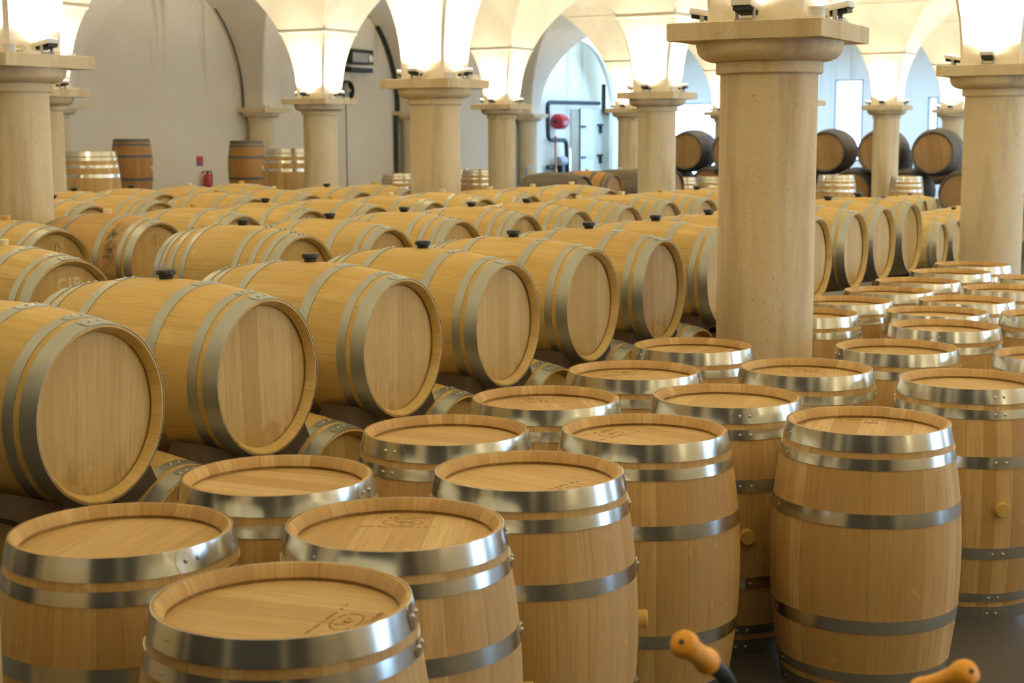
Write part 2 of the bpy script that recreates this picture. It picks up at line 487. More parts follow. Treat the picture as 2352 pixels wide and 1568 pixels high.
RIVA = (-.075, .055)
def fill_barrel(root, A, wood, hoop, nh=6, bung='black', detail=2, stamp=None, srot=0, chalk=False, both=True, single=0.0):
    """children of a barrel root; A = matrix of the barrel axis frame in the root"""
    obj('staves', ME['staves', wood], root, None, A)
    h = obj('head', ME['top', wood], root, None, A @ Matrix.Rotation(srot, 4, 'Z'))
    if stamp:
        k, i = stamp
        obj('burnt_mark', STAMP[k][i], h)
    if chalk:
        obj('chalk_mark', CHALK, h)
    if both: obj('head', ME['bottom', wood], root, None, A @ Matrix.Rotation(srot+.5, 4, 'Z'))
    hs = HOOPS6 if nh == 6 else HOOPS8
    for k, (z0, z1) in enumerate(hs):
        ho = obj('hoop', ME['hoop', hoop, nh, k], root, None, A)
        if detail >= 1 and hoop != 'old':
            if nh == 6: obj('hoop_joint', ME['joint', hoop, nh, k], ho)
        if detail >= 2:
            zc = (z0+z1)/2
            slope = math.atan((rad(zc-.01)-rad(zc+.01))/.02)
            angs = list(RIVA) + ([.16] if (nh == 6 and z1-z0 > .05 and hoop == 'dull') else [])
            if single: angs.append(single)
            for a in angs:
                R = rad(zc)+(.0045 if abs(a) < 1 and nh == 6 else .0028)
                sc = .6 if abs(a) > 1 else 1.0
                Mx = Matrix.Rotation(a, 4, 'Z') @ Matrix.Translation((R, 0, zc)) @ Matrix.Rotation(PI/2-slope, 4, 'Y') @ Matrix.Scale(sc, 4)
                obj('rivet', ME['rivet', hoop] if nh == 6 else ME['rivet8'], ho, None, Mx)
    if bung:
        obj('bung', ME['bung', bung], root, None, A @ Matrix.Translation((RB-.001, 0, L/2)) @ Matrix.Rotation(PI/2, 4, 'Y'))
def upright(x, y, yaw, label, wood='new', hoop='bright', bung='yellow', z=0, scale=1, group=None, nh=6, **k):
    """yaw: direction of the bung, degrees to the right of the line towards the camera"""
    d = math.atan2(-y, -x) + math.radians(yaw)
    r = empty('oak_barrel', (x, y, z), d)
    tag(r, label, 'barrel', group)
    fill_barrel(r, Matrix.Diagonal((*(scale if isinstance(scale, tuple) else (scale,)*3), 1)), wood, hoop, nh, bung, **k)
    return r
AZL = math.radians(-(90-59.3))             # direction the lying barrels point (towards the camera's right)
def lying(x, y, zc, label, wood='lying', hoop='dull', bung='black', rz=0, direction=None, scale=(1, 1, 1), roll=0, group=None, **k):
    d = (AZL if direction is None else direction) + math.radians(rz)
    rb = RB*scale[0]
    r = empty('oak_barrel', (x, y, zc-rb), d)
    tag(r, label, 'barrel', group)
    # barrel axis z -> root +x ; barrel +x -> up
    A = Matrix.Translation((0, 0, rb)) @ Matrix.Rotation(math.radians(roll), 4, 'X') @ Matrix(((0, 0, 1, 0), (0, -1, 0, 0), (1, 0, 0, 0), (0, 0, 0, 1))) @ Matrix.Diagonal((*scale, 1)) @ Matrix.Translation((0, 0, -L/2))
    fill_barrel(r, A, wood, hoop, bung=bung, **k)
    return r
ZU, ZL_ = 1.10, .555                       # heights of the two tiers' axes
ORD = ['first', 'second', 'third', 'fourth', 'fifth', 'sixth', 'seventh', 'eighth', 'ninth', 'tenth', 'eleventh', 'twelfth']

# ------------------------------------------------------------------ upright barrels
R6 = dict(detail=2)
ups = [
 (-.51, 3.24, 76, 'nearest upright oak barrel at the bottom edge, its burnt mark by the right rim', dict(stamp=('crest', 0), srot=None, sm=62)),
 (-1.02, 3.84, 35, 'upright barrel in the bottom left corner with two rivets facing right', dict(wood_tone=1)),
 (-.31, 3.89, 88, 'upright barrel just behind the nearest one, burnt mark at its far rim', dict(stamp=('crest', 1), sm=172)),
 (-.71, 4.47, 62, 'upright barrel behind the bottom left corner one, rivets near its right rim', dict()),
 (.05, 4.52, 92, 'tall upright barrel in front centre with a yellow bung showing at its right side', dict(stamp=('crest', 0), sm=50)),
 (-.23, 5.17, -39, 'upright barrel beside the second big lying barrel, rivets on its left front', dict()),
 (.46, 5.17, 150, 'upright barrel behind the tall centre one, burnt mark at the left of its head', dict(stamp=('crest', 1), sm=-130)),
 (.13, 5.81, 160, 'upright barrel in front of the third lying barrel, burnt crest at the far rim', dict(stamp=('crest', 0), sm=188)),
 (.84, 5.84, 14, 'upright barrel in deep shade left of the free standing one, rivets and bung facing front', dict()),
 (1.27, 5.31, 170, 'whole upright barrel at right front with a name and year on its head', dict(stamp=('year', 0), sm=176)),
 (1.91, 6.23, 24, 'right front upright barrel with a yellow bung and riveted hoops down to the floor', dict()),
 (.53, 6.50, -150, 'upright barrel left in front of the big column, faint crest on its head', dict(stamp=('crest', 1), sm=195)),
 (1.29, 6.56, -150, 'upright barrel directly in front of the big column foot', dict(stamp=('crest', 0), sm=180)),
 (.88, 7.28, -61, 'upright barrel hiding the left side of the big column foot', dict()),
 (1.85, 7.20, -67, 'upright barrel right of the big column with a bright joint at its left rim', dict()),
 (2.31, 8.01, -8, 'upright barrel right of the big column with two rivets in the middle of its hoop', dict()),
 (2.45, 8.66, 140, 'upright barrel whose hoop rises behind the one with two central rivets', dict()),
 (1.70, 8.62, 70, 'upright barrel half hidden behind the right edge of the big column', dict()),
 (2.05, 9.26, 120, 'upright barrel second behind the big column, only its right half of rim showing', dict()),
 (2.80, 9.27, 55, 'upright barrel right of centre of the far group with rivets at its right rim', dict()),
 (2.47, 9.86, 150, 'upright barrel in the far group next to the lying barrels, third from the end', dict()),
 (2.83, 10.50, 160, 'upright barrel in the far group next to the lying barrels, second from the end', dict()),
 (3.26, 11.20, 40, 'upright barrel near the far end, pair of rivets on the right of its hoop', dict()),
 (3.62, 11.85, 150, 'farthest upright barrel, standing at the foot of the right hand column', dict()),
 (3.28, 9.98, 150, 'upright barrel at the right picture edge, second row from the far end', dict()),
 (3.74, 10.66, 150, 'upright barrel cut by the right edge, left of it a small rivet, farthest one', dict()),
 (3.07, 8.50, 175, 'upright barrel cut by the right edge, level with the two rivet hoop', dict()),
 (2.96, 7.72, 130, 'sliver of an upright barrel at the right edge, between two larger ones', dict()),
 (2.53, 6.92, 150, 'upright barrel cut by the right edge behind the one with the yellow bung', dict()),
]
for x, y, yaw, lab, k in ups:
    sm = k.get('sm')
    kw = dict(detail=2 if y < 9.6 else 1)
    if k.get('stamp'):
        kw['stamp'] = k['stamp']
        kw['srot'] = math.radians(sm - yaw)
    else:
        kw['srot'] = rnd.uniform(0, 6)
    if y < 9.6: kw['single'] = {0: 2.2, 1: -2.3}[rnd.randrange(2)]
    upright(x, y, yaw, lab, group='upright barrels in the front', bung='yellow' if abs(yaw) < 100 else 'cream', **kw)

# ------------------------------------------------------------------ lying barrels
uu = Vector((math.cos(math.radians(59.3)), math.sin(math.radians(59.3)), 0))
ww = Vector((-uu.y, uu.x, 0))
row1 = [(-1.70, 4.88), (-1.29, 5.62), (-.85, 6.37), (-.42, 7.13), (.01, 7.90), (.44, 8.61), (.89, 9.36), (1.31, 10.06), (1.74, 10.80), (2.17, 11.53), (2.55, 12.22), (2.94, 12.86)]
G1 = 'lying barrels of the front stacked row'
for k, (x, y) in enumerate(row1):
    if k == 0: lab = 'biggest lying barrel, its whole head at the left edge of the picture'
    elif k <= 6: lab = 'oak barrel on top of the front stack, %s from the left, black bung' % ORD[k]
    else: lab = 'oak barrel lying in the front stack %s big column, %s from the left' % (('behind the', ORD[k]) if k < 9 else ('right of the', ORD[k]))
    lying(x, y, ZU, lab, rz=(3.2, 1.5, .5, 0, 0, .4, 0, 0, 0, 0, -.6, -1)[k], detail=2 if k < 8 else 1, srot=rnd.uniform(-.06, .06), group=G1)
for k in range(len(row1)-1):
    (x0, y0), (x1, y1) = row1[k], row1[k+1]
    x, y = (x0+x1)/2-ww.x*.03, (y0+y1)/2-ww.y*.03
    if k < 8:
        lab = 'bottom tier barrel of the front stack, under the %s and %s ones' % (ORD[k], ORD[k+1])
        lying(x, y, ZL_, lab, roll=rnd.choice((-3, 2, 4)), detail=2 if k < 4 else 1, group='bottom tier barrels of the front stack')
def on(x, y, du, dw): return (x+uu.x*du+ww.x*dw, y+uu.y*du+ww.y*dw)
wedge_me = None
def wedge():
    bm = bmesh.new()
    v = [bm.verts.new(p) for p in ((-.09, -.08, -.045), (.09, -.08, -.045), (.09, .08, -.045), (-.09, .08, -.045), (-.09, -.08, .03), (.09, -.08, .055), (.09, .08, .055), (-.09, .08, .03))]
    for q in ((0, 3, 2, 1), (4, 5, 6, 7), (0, 1, 5, 4), (1, 2, 6, 5), (2, 3, 7, 6), (3, 0, 4, 7)): bm.faces.new([v[i] for i in q])
    bmesh.ops.bevel(bm, geom=bm.edges[:], offset=.004, segments=1)
    me = finish(bm, 'wedge', False); me.materials.append(M['timber']); return me
WEDGE = wedge()
for k, (x, y) in enumerate(row1[:7]):
    for s in (1, -1):
        px, py = on(x, y, .205*s, -.34)
        o = obj('wooden_wedge', WEDGE); o.location = (px, py, .825)
        o.rotation_euler = Euler((0, math.radians(-28*s) if True else 0, math.radians(59.3)+(0 if s > 0 else 0)))
        tag(o, 'dark wooden wedge under the %s top barrel of the front stack, %s side' % (ORD[k], 'far' if s > 0 else 'near'), 'wedge', 'wedges under the front row')
def rack(x0, y0, n, h, label, spacing=.85, legs=True, name='barrel_rack'):
    """two long timber rails on short posts, running along the row"""
    r = empty(name, (x0, y0, 0), math.radians(59.3)); tag(r, label, 'rack', 'racks under the barrel rows')
    Lr = spacing*(n-1)+.6
    for s in (-.30, .30):
        obj('rail', mesh_box('rail', -.3, Lr-.3, s-.04, s+.04, h-.09, h, bev=.006), r, M['timber'])
        if h > .3:
            for k in range(n+1):
                xx = -.25+(Lr-.1)*k/n
                obj('post', mesh_box('post', xx-.04, xx+.04, s-.035, s+.035, 0, h-.09), r, M['timber'])
        else:
            obj('sleeper', mesh_box('sleeper', -.3, Lr-.3, s-.03, s+.03, 0, h-.09), r, M['timber'])
    return r
rack(*on(*row1[0], .1, 0), 11, ZL_-.316, 'low timber rack carrying the bottom tier of the front stack')
rows = {
 'second': [(-2.50, 7.42, 6, 'cream', 0), (-1.61, 9.06, 8, 'black', 0), (-1.17, 9.74, 6, 'black', 0), (-.75, 10.58, 8, 'black', 0), (-.30, 11.36, 8, 'black', 0), (.12, 11.93, 8, 'black', 0),
            (.56, 12.64, 8, 'cream', 0), (.98, 13.50, 8, 'cream', 0), (1.38, 14.03, 8, 'yellow', 0), (1.80, 14.75, 8, 'black', 0), (2.19, 15.43, 8, 'black', 0), (2.59, 16.12, 6, 'black', 0)],
 'third': [(-3.24, 9.70, 6, 'yellow', 0), (-2.80, 10.50, 6, 'cream', 0), (-2.38, 11.36, 6, 'yellow', 0), (-1.97, 12.14, 6, 'black', 0), (-1.52, 12.78, 6, 'yellow', 0), (-1.08, 13.52, 6, 'cream', 0),
           (-.65, 14.28, 6, 'cream', 0), (-.21, 14.93, 6, 'cream', 0), (.22, 15.70, 6, 'cream', 0), (.65, 16.40, 6, 'cream', 0)],
 'fourth': [(-3.92, 13.62, 6, 'black', 0), (-3.50, 14.35, 8, None, 0), (-3.02, 15.15, 6, 'cream', 0), (-2.74, 14.45, 6, 'yellow', 1), (-2.40, 15.25, 6, 'cream', 0), (-1.93, 15.90, 6, 'black', 0), (-1.52, 16.68, 6, 'yellow', 0)],
 'fifth': [(-4.30, 14.95, 6, 'black', 0), (-3.92, 15.66, 6, 'black', 0), (-3.47, 16.24, 6, 'cream', 0), (-3.04, 17.02, 6, 'yellow', 0), (-2.62, 17.70, 6, 'cream', 0)],
}
rows['fourth'] = [(-3.93, 13.0, 6, 'black', 0), (-3.53, 13.72, 8, None, 0), (-2.80, 14.42, 6, 'yellow', 0), (-2.38, 15.20, 6, 'cream', 0), (-1.93, 15.86, 6, 'black', 0), (-1.50, 16.62, 6, 'yellow', 0)]
rows['fifth'] = [(-4.30, 14.93, 6, 'black', 0), (-3.92, 15.66, 6, 'black', 0), (-3.47, 16.36, 6, 'cream', 0), (-3.04, 17.12, 6, 'yellow', 0)]
heights = {'fourth': 1.10, 'fifth': 1.10, 'second': 1.10, 'third': 1.10}
for rn, lst in rows.items():
    for k, (x, y, nh, bc, _) in enumerate(lst):
        nm = {'black': 'a black bung', 'cream': 'a cream bung', 'yellow': 'a yellow bung', None: 'no bung'}[bc]
        lab = 'barrel lying in the %s row back, %s from the left, with %s' % (rn, ORD[k], nm)
        kw = {}
        if rn == 'third' and k in (0, 1): kw['stamp'] = ('seal', 0)
        if rn == 'third' and k == 1: kw['wood'] = 'mould'; lab = 'lying barrel with a black mould patch and cream bung, seal on its head'
        if rn == 'second' and k == 0: kw['chalk'] = True; lab = 'lying barrel at the left edge with chalk letters on its head'
        lying(x, y, heights[rn], lab, nh=nh, bung=bc, rz=rnd.uniform(-1.2, 1.2), detail=2 if y < 13 else 1, srot=rnd.uniform(-.08, .08), group='lying barrels of the %s row' % rn, **kw)
    x0, y0 = lst[0][:2]
    x1, y1 = lst[-1][:2]
    ln = math.hypot(x1-x0, y1-y0)
    rack(x0, y0, int(ln/.85)+2, heights[rn]-.316, 'timber rack under the %s row of lying barrels' % rn)
# weathered barrels farther back, before the pipes
old = [(.63, 21.9), (1.13, 22.75), (1.68, 23.65), (2.25, 24.6)]
for k, (x, y) in enumerate(old):
    lying(x, y, 1.10, ('weathered grey barrel lying below the black pipes, %s from the left' % ORD[k]), wood='old' if k != 1 else 'amber', hoop='old', bung='cream' if k else None, detail=0, group='weathered barrels before the pipes')
rack(old[0][0], old[0][1], 5, 1.10-.316, 'timber rack under the weathered grey barrels', spacing=1.05)
# the low field of lying barrels at the far right
fk = 0
for b, a0, n in ((2.33, 11.7, 10), (4.25, 13.2, 8)):
    x0, y0 = rw(a0, b)
    for k in range(n):
        x, y = rw(a0+k*.86, b)
        lying(x, y, ZL_, 'low lying barrel seen right of the front row end, %s of the %s line' % (ORD[k], ORD[[2.33, 4.25, 6.85].index(b)]), bung=rnd.choice(('black', 'cream', 'yellow', None)), direction=AZ-PI/2, detail=0,
              rz=rnd.uniform(-1.5, 1.5), group='low field of lying barrels at the far right')
    r = rack(x0, y0, n, ZL_-.316, 'low timber rack under the %s line of far right barrels' % ORD[[2.33, 4.25, 6.85].index(b)], spacing=.86)
    r.rotation_euler[2] = AZ
# large weathered casks stacked in two tiers before the end wall
dw = Vector((8.55-4.19, 30.5-35.0)); dw /= 5
KB = 1.045
dw *= KB
bigs = [(4.19*KB+dw.x*k, 35.0*KB+dw.y*k) for k in range(-1, 7)]
SB = (1.50, 1.50, 1.22); RBB = RB*1.50
ZB0 = 1.585-.84
for k, (x, y) in enumerate(bigs[1:7]):
    lying(x, y, 1.585, 'large dark cask on the top tier by the end wall, %s from left' % ORD[k], wood='old', hoop='old', bung=None, direction=AZ+PI+math.radians(2), scale=SB, detail=0,
          roll=rnd.uniform(-6, 6), group='large casks on the top tier', srot=rnd.uniform(-.2, .2))
for k in range(len(bigs)-1):
    x, y = (bigs[k][0]+bigs[k+1][0])/2, (bigs[k][1]+bigs[k+1][1])/2
    lying(x, y, ZB0, 'large dark cask on the bottom tier by the end wall, %s from left' % ORD[k], wood='old', hoop='old', bung=None, direction=AZ+PI+math.radians(2), scale=SB, detail=0,
          roll=rnd.uniform(-6, 6), group='large casks on the bottom tier')
for k in (3, 5, 6):
    x, y = bigs[k][0]+UX*2.0-.45, bigs[k][1]+UY*2.0
    lying(x, y, 1.36, 'dark cask of the row behind the large stack, %s one showing' % ORD[[3, 5, 6].index(k)], wood='old', hoop='old', bung=None, direction=AZ+PI, scale=SB, detail=0, group='casks behind the large stack')
rk = empty('cask_rack', (bigs[0][0], bigs[0][1], 0), math.atan2(dw.y, dw.x)); tag(rk, 'steel rack under the large weathered casks before the end wall', 'rack')
for s in (-.42, .42):
    obj('rail', mesh_box('rail', 0, dw.length*7.4, s-.05, s+.05, 0, ZB0-.49), rk, M['dark'])

# upright barrels by the walls, standing raised
def raised(x, y, yaw, label, z, wood, hoop, scale=1, plat='pallet_stack'):
    rs = .36*(scale if not isinstance(scale, tuple) else scale[0])
    p = empty(plat, (x, y, 0), AZ); tag(p, 'pallets under the ' + ' '.join(label.split()[:12]), 'pallet', 'pallet stacks along the walls')
    n = max(2, int(z/.14))
    for k in range(n):
        z0 = z*k/n; hh = z/n
        bm = bmesh.new()
        for q in range(5): box(bm, -rs, rs, -rs+q*rs*.45, -rs+q*rs*.45+rs*.2, z0+hh*.78, z0+hh)
        for q in (-rs, -rs*.1, rs*.8): box(bm, q, q+rs*.2, -rs, rs, z0, z0+hh*.78)
        obj('pallet', finish(bm, 'pallet', False), p, M['pallet'])
    return upright(x, y, yaw, label, wood=wood, hoop=hoop, z=z, scale=scale, bung='cream', detail=0, nh=8 if hoop == 'bright' else 6, group='upright barrels by the walls')
raised(-6.03, 21.8, 30, 'bright hooped barrel standing by the left column before the wall', .57, 'new', 'bright', 1.25)
raised(-6.28, 25.2, 60, 'amber brown barrel standing tall against the wall at far left', .98, 'amber', 'old')
raised(-4.67, 26.9, 50, 'amber brown barrel standing tall, left of the bright hooped one', .94, 'amber', 'old')
raised(-3.61, 24.7, 70, 'bright hooped barrel standing in front of the left middle column', .58, 'new', 'bright', 1.25)
raised(-2.25, 30.0, 70, 'bright hooped barrel half behind the centre column, on its left', .28, 'new', 'bright')
raised(-1.20, 31.6, 40, 'bright hooped barrel right behind the centre column edge, blue glint', .33, 'new', 'bright')
raised(-.67, 29.9, 70, 'bright hooped barrel between the centre column and the next one', .35, 'new', 'bright')
raised(3.07, 27.6, 70, 'bright hooped barrel right of the paired columns, under the big cask', .25, 'new', 'bright')
raised(3.72, 28.0, 20, 'bright hooped barrel whose right side is cut by the big column', .25, 'new', 'bright')
raised(5.90, 27.6, 20, 'bright hooped barrel below the large casks, right beside the big column', .28, 'new', 'bright', (1.1, 1.1, 1.0))
raised(7.70, 29.6, 20, 'bright hooped barrel emerging right of the thin far column', .20, 'new', 'bright')

# ------------------------------------------------------------------ columns
def column_meshes():
    sh = lathe_me('shaft', [(.0, .0), (.262, .0), (.262, .12), (.2585, .15), (.2585, 1.0), (.2565, 2.20), (.2555, 2.285)], 64)
    ri = lathe_me('neck_ring', [(.25, 2.278), (.276, 2.278), (.280, 2.284), (.280, 2.335), (.276, 2.341), (.25, 2.341)], 64)
    pr = [(.25, 2.341), (.290, 2.341)] + [(.290+.092*math.sin(t*PI/2), 2.341+.070*(1-math.cos(t*PI/2))) for t in [i/8 for i in range(1, 9)]] + [(.385, 2.420), (.385, 2.442), (.0, 2.442)]
    ca = lathe_me('capital', pr, 64)
    bm = bmesh.new(); h = .412
    # slab with slightly chipped, irregular edges
    n = 14
    rg = random.Random(5)
    pts = []
    for s in range(4):
        for k in range(n):
            t = -h+2*h*k/n
            pts.append([(t, -h), (h, t), (-t, h), (-h, -t)][s])
    lo = [bm.verts.new((x, y, 2.441+rg.uniform(0, .0015))) for x, y in pts]
    m1 = [bm.verts.new((x, y, ZAB-.006)) for x, y in pts]
    up = [bm.verts.new((x*(1-rg.uniform(.004, .016)), y*(1-rg.uniform(.004, .016)), ZAB-rg.uniform(0, .004))) for x, y in pts]
    N = len(pts)
    for A, B in ((lo, m1), (m1, up)):
        for k in range(N): bm.faces.new((A[k], A[(k+1) % N], B[(k+1) % N], B[k]))
    bm.faces.new(lo[::-1]); bm.faces.new(up)
    ab = finish(bm, 'slab', True, 20)
    for m in (sh, ri, ca, ab): m.materials.append(M['column'])
    return sh, ri, ca, ab
CM = column_meshes()
def uplight_meshes():
    bm = bmesh.new(); box(bm, -.075, .075, -.055, .055, 0, .034, bev=.006); ho = finish(bm, 'housing')
    bm = bmesh.new()
    for k in range(9): box(bm, -.06+k*.0145, -.054+k*.0145, -.045, .045, -.022, .0)
    box(bm, -.062, .066, -.046, .046, -.004, .002)
    fi = finish(bm, 'heat_sink', False)
    bm = bmesh.new(); box(bm, -.012, .012, -.05, -.042, -.055, .01); box(bm, -.012, .012, .042, .05, -.055, .01); box(bm, -.03, .03, -.05, .05, -.06, -.052); br = finish(bm, 'bracket', False)
    bm = bmesh.new(); box(bm, -.066, .066, -.047, .047, .034, .036); le = finish(bm, 'lens', False)
    ho.materials.append(M['white']); fi.materials.append(M['dark']); br.materials.append(M['grey'])
    e = NT('lamp_glass'); e.set(Base_Color=(1, .95, .85), Emission_Color=(1, .86, .62), Emission_Strength=14.0); le.materials.append(e.m)
    return ho, fi, br, le
UM = uplight_meshes()
jb = bmesh.new(); lathe(jb, [(0, 0), (.042, 0), (.044, .045), (.046, .047), (.046, .056), (.0, .058)], 28); JBOX = finish(jb, 'junction_box'); JBOX.materials.append(M['white'])
jb = bmesh.new(); box(jb, -.05, .05, -.03, .03, 0, .055, bev=.004); box(jb, .05, .07, -.012, .012, .018, .04, bev=.003); box(jb, -.03, .03, -.034, -.03, .012, .04); CBOX = finish(jb, 'connector_box'); CBOX.materials.append(M['cream'])
names = {(0, 0): 'big stone column in front, right of centre, its whole capital in view', (0, 1): 'stone column cut by the left edge of the picture', (1, 0): 'stone column cut by the right edge of the picture',
         (1, 1): 'stone column left of centre with black bunged barrels before it', (2, 2): 'stone column behind the bright hooped barrel, left of the centre column', (2, 1): 'stone column just left of the big one, in front of its thinner neighbour',
         (3, 2): 'slim stone column right of the centre column, before the pipes', (4, 2): 'slim stone column overlapped by the one left of the big column', (3, 3): 'half hidden wall column between the two left hand wall arches',
         (1, 2): 'stone column directly behind the left edge column', (2, 3): 'farthest of the three columns lined up at the left edge', (4, 1): 'slim far column before the large casks, right of the big column',
         (5, 1): 'farthest column at the right, rising behind the large casks', (5, 2): 'far column whose capital peeps out left of the big column', (5, 3): 'far pale column at the corner of the pipe alcove', (4, 3): 'wall column hidden behind the centre column'}
SN = {(0, 0): 'big front column', (0, 1): 'column cut by the left edge', (1, 0): 'column cut by the right edge', (1, 1): 'stone column just left of centre', (2, 2): 'slimmer column left of the centre one',
      (2, 1): 'column just left of the big one', (3, 2): 'slim column right of the centre one', (4, 2): 'slim column left beside the pair', (1, 2): 'second column at the left edge', (2, 3): 'third column at the left edge',
      (4, 1): 'slim far column before the casks', (5, 1): 'farthest column behind the casks', (5, 2): 'far column left of the big one'}
def short(n_): return next((SN[k_] for k_ in names if names[k_] == n_ and k_ in SN), ' '.join(n_.replace(',', '').split()[:7]))
for i in range(-2, 6):
    for j in range(-2, 4):
        a, b = i*S, j*S
        x, y = rw(a, b)
        c = empty('stone_column', (x, y, 0), AZ)
        tag(c, names.get((i, j), 'stone column outside the picture, line %s, place %s' % (ORD[j+2], ORD[i+2])), 'column', 'stone columns of the hall')
        for nm, me in zip(('shaft', 'neck_ring', 'capital', 'slab'), CM):
            obj(nm, me, c)
        vis = (i, j) in names
        for k in range(4):
            if j == 3 and k == 1: continue
            rot = AZ + k*PI/2
            # k: 0 +u, 1 +w, 2 -u, 3 -w
            d = .365
            px, py = x+math.cos(rot)*d, y+math.sin(rot)*d
            if vis and j < 3:
                u = empty('uplight', (px, py, ZAB+.060), rot)
                side = ('far', 'left', 'near', 'right')[k]
                tag(u, 'white uplight on the %s slab side of the %s' % (side, short(names[(i, j)])), 'lamp', 'uplights on the column slabs')
                tl = Matrix.Rotation(math.radians(-9), 4, 'Y')
                for nm, me in zip(('housing', 'heat_sink', 'bracket', 'lens'), UM):
                    obj(nm, me, u, None, tl if nm != 'bracket' else Matrix())
            if j == 3 or i <= -2: continue
            ld = bpy.data.lights.new('uplight_beam', 'SPOT')
            ld.energy = 52 if i < 0 else 55; ld.spot_size = math.radians(162); ld.spot_blend = .25; ld.shadow_soft_size = .06; ld.color = (1, .90, .66)
            lo = bpy.data.objects.new('uplight_beam', ld); COL.objects.link(lo)
            lo.location = (x+math.cos(rot)*(d-.005), y+math.sin(rot)*(d-.005), ZAB+.115)
            dv = Vector((math.cos(rot)*.12, math.sin(rot)*.12, 1))
            lo.rotation_euler = (-dv).to_track_quat('Z', 'Y').to_euler()
        if vis and y < 32:
            for q, (dx, dy, me, nm, what) in enumerate(((-.33, -.36, JBOX, 'junction_box', 'round white junction box'), (-.20, -.35, CBOX, 'connector_box', 'cream connector box'), (.34, -.30, JBOX, 'junction_box', 'second white junction box'))):
                if q == 2 and (i, j) != (1, 1): continue
                o = obj(nm, me); X = x+dx*UX+dy*WX; Y = y+dx*UY+dy*WY
                o.location = (X, Y, ZAB-.001); o.rotation_euler = (0, 0, AZ+.3)
                tag(o, '%s on the %s' % (what, short(names[(i, j)])), 'junction box', 'junction boxes on the slabs')
            bm = bmesh.new()
            pts = [(-.33, -.36), (-.26, -.385), (-.12, -.37), (-.02, -.36), (.05, -.385), (.16, -.37), (.27, -.36), (.33, -.30)]
            P = [(x+p*UX+q_*WX, y+p*UY+q_*WY, ZAB+.012+.012*math.sin(n_*1.9)) for n_, (p, q_) in enumerate(pts)]
            tube(bm, rounded(P, .02, 3), .005, 8)
            o = obj('lamp_cable', finish(bm, 'lamp_cable'), None, M['white'])
            tag(o, 'thin cable on the %s' % short(names[(i, j)]), 'cable', 'cables on the slabs')

# ------------------------------------------------------------------ vault
R0 = .2586; RV = S/2-R0; ZS = 2.60
def vx(z):                                   # half width of the pier at height z
    if z <= ZS: return R0
    return R0+RV-math.sqrt(max(0, RV*RV-(z-ZS)**2))
zs = [ZAB] + [ZS+RV*math.sin(PI/2*k/26) for k in range(0, 27)]
seams = (3.51, 4.44)
rows_v = []
for z in sorted(zs + list(seams)):
    if z in seams:
        rows_v += [(vx(z-.011), z-.011, 0, 0), (vx(z-.009)+.013, z-.009, 1, 1), (vx(z+.009)+.013, z+.009, 1, 0), (vx(z+.011), z+.011, 0, 0)]
    elif all(abs(z-s) > .02 for s in seams):
        rows_v.append((vx(z), z, 0, 0))
def vault():
    bm = bmesh.new(); c = .027
    for i in range(-2, 6):
        for j in range(-2, 4):
            ax, bx = i*S, j*S
            half = (j == 3)
            prev = None
            for (h, z, ins, st) in rows_v:
                cc = min(c, max(.002, (S/2-h)*.9)) if h > S/2-.06 else c
                ns = .8 if ins else 0
                poly = []
                for (sx, sy) in ((1, -1), (1, 1), (-1, 1), (-1, -1)):
                    g = .55 if not ins else .55
                    A = (h, h-cc); D = (h-cc*g, h-cc*g); B = (h-cc, h)
                    trio = [A, D, B] if sx*sy > 0 else [B, D, A]
                    if (sx, sy) == (1, -1): trio = [(h-cc, -h), (h-cc*g, -(h-cc*g)), (h, -(h-cc))]
                    elif (sx, sy) == (1, 1): trio = [(h, h-cc), (h-cc*g, h-cc*g), (h-cc, h)]
                    elif (sx, sy) == (-1, 1): trio = [(-(h-cc), h), (-(h-cc*g), h-cc*g), (-h, h-cc)]
                    else: trio = [(-h, -(h-cc)), (-(h-cc*g), -(h-cc*g)), (-(h-cc), -h)]
                    poly += trio
                if half: poly = [(px, min(py, .30)) for px, py in poly]
                ring = [bm.verts.new((ax+px, bx+py, z)) for px, py in poly]
                if prev is not None:
                    pr, pins = prev
                    for k in range(12):
                        f = bm.faces.new((pr[k], pr[(k+1) % 12], ring[(k+1) % 12], ring[k]))
                        f.material_index = 1 if (k % 3 != 2 and z > ZAB) or ins or pins else 0
                prev = (ring, ins if z not in () else 0)
                if not ins: prev = (ring, 0)
            # top side is hidden by the roof slab
    me = finish(bm, 'ceiling_vault', True, 25)
    return me
M_room = Matrix.Translation((OX, OY, 0)) @ Matrix.Rotation(AZ, 4, 'Z')
struct('ceiling', vault(), [M['vault'], M['seam']], M_room, 'cream stone groin vault springing from the columns')

# ------------------------------------------------------------------ shell
A0, A1, B0 = -13.5, AE, -14.0
def wall_panels(name, rects, mat, th=.25, axis='a', at=0, sgn=1, label=None):
    """upright slabs: rects (s0, s1, z0, z1) along the wall; axis 'a' = wall along a at b=at"""
    bm = bmesh.new()
    for s0, s1, z0, z1 in rects:
        if axis == 'a': box(bm, s0, s1, min(at, at+sgn*th), max(at, at+sgn*th), z0, z1)
        else: box(bm, min(at, at+sgn*th), max(at, at+sgn*th), s0, s1, z0, z1)
    return struct(name, finish(bm, name, False), mat, M_room, label)
struct('floor', mesh_box('floor', A0-.3, A1+.3, B0-.3, BW+2.2, -.2, 0), M['floor'], M_room, 'dark concrete floor')
bm = bmesh.new()
for q in ((A0-.3, 29.95, B0-.3, BW+2.2), (33.0, A1+.3, B0-.3, BW+2.2), (29.95, 33.0, B0-.3, -8)):
    box(bm, *q, 5.75, 5.95)
struct('ceiling_roof', finish(bm, 'ceiling_roof', False), M['concrete'], M_room, 'flat roof slab above the vault with a roof light strip')
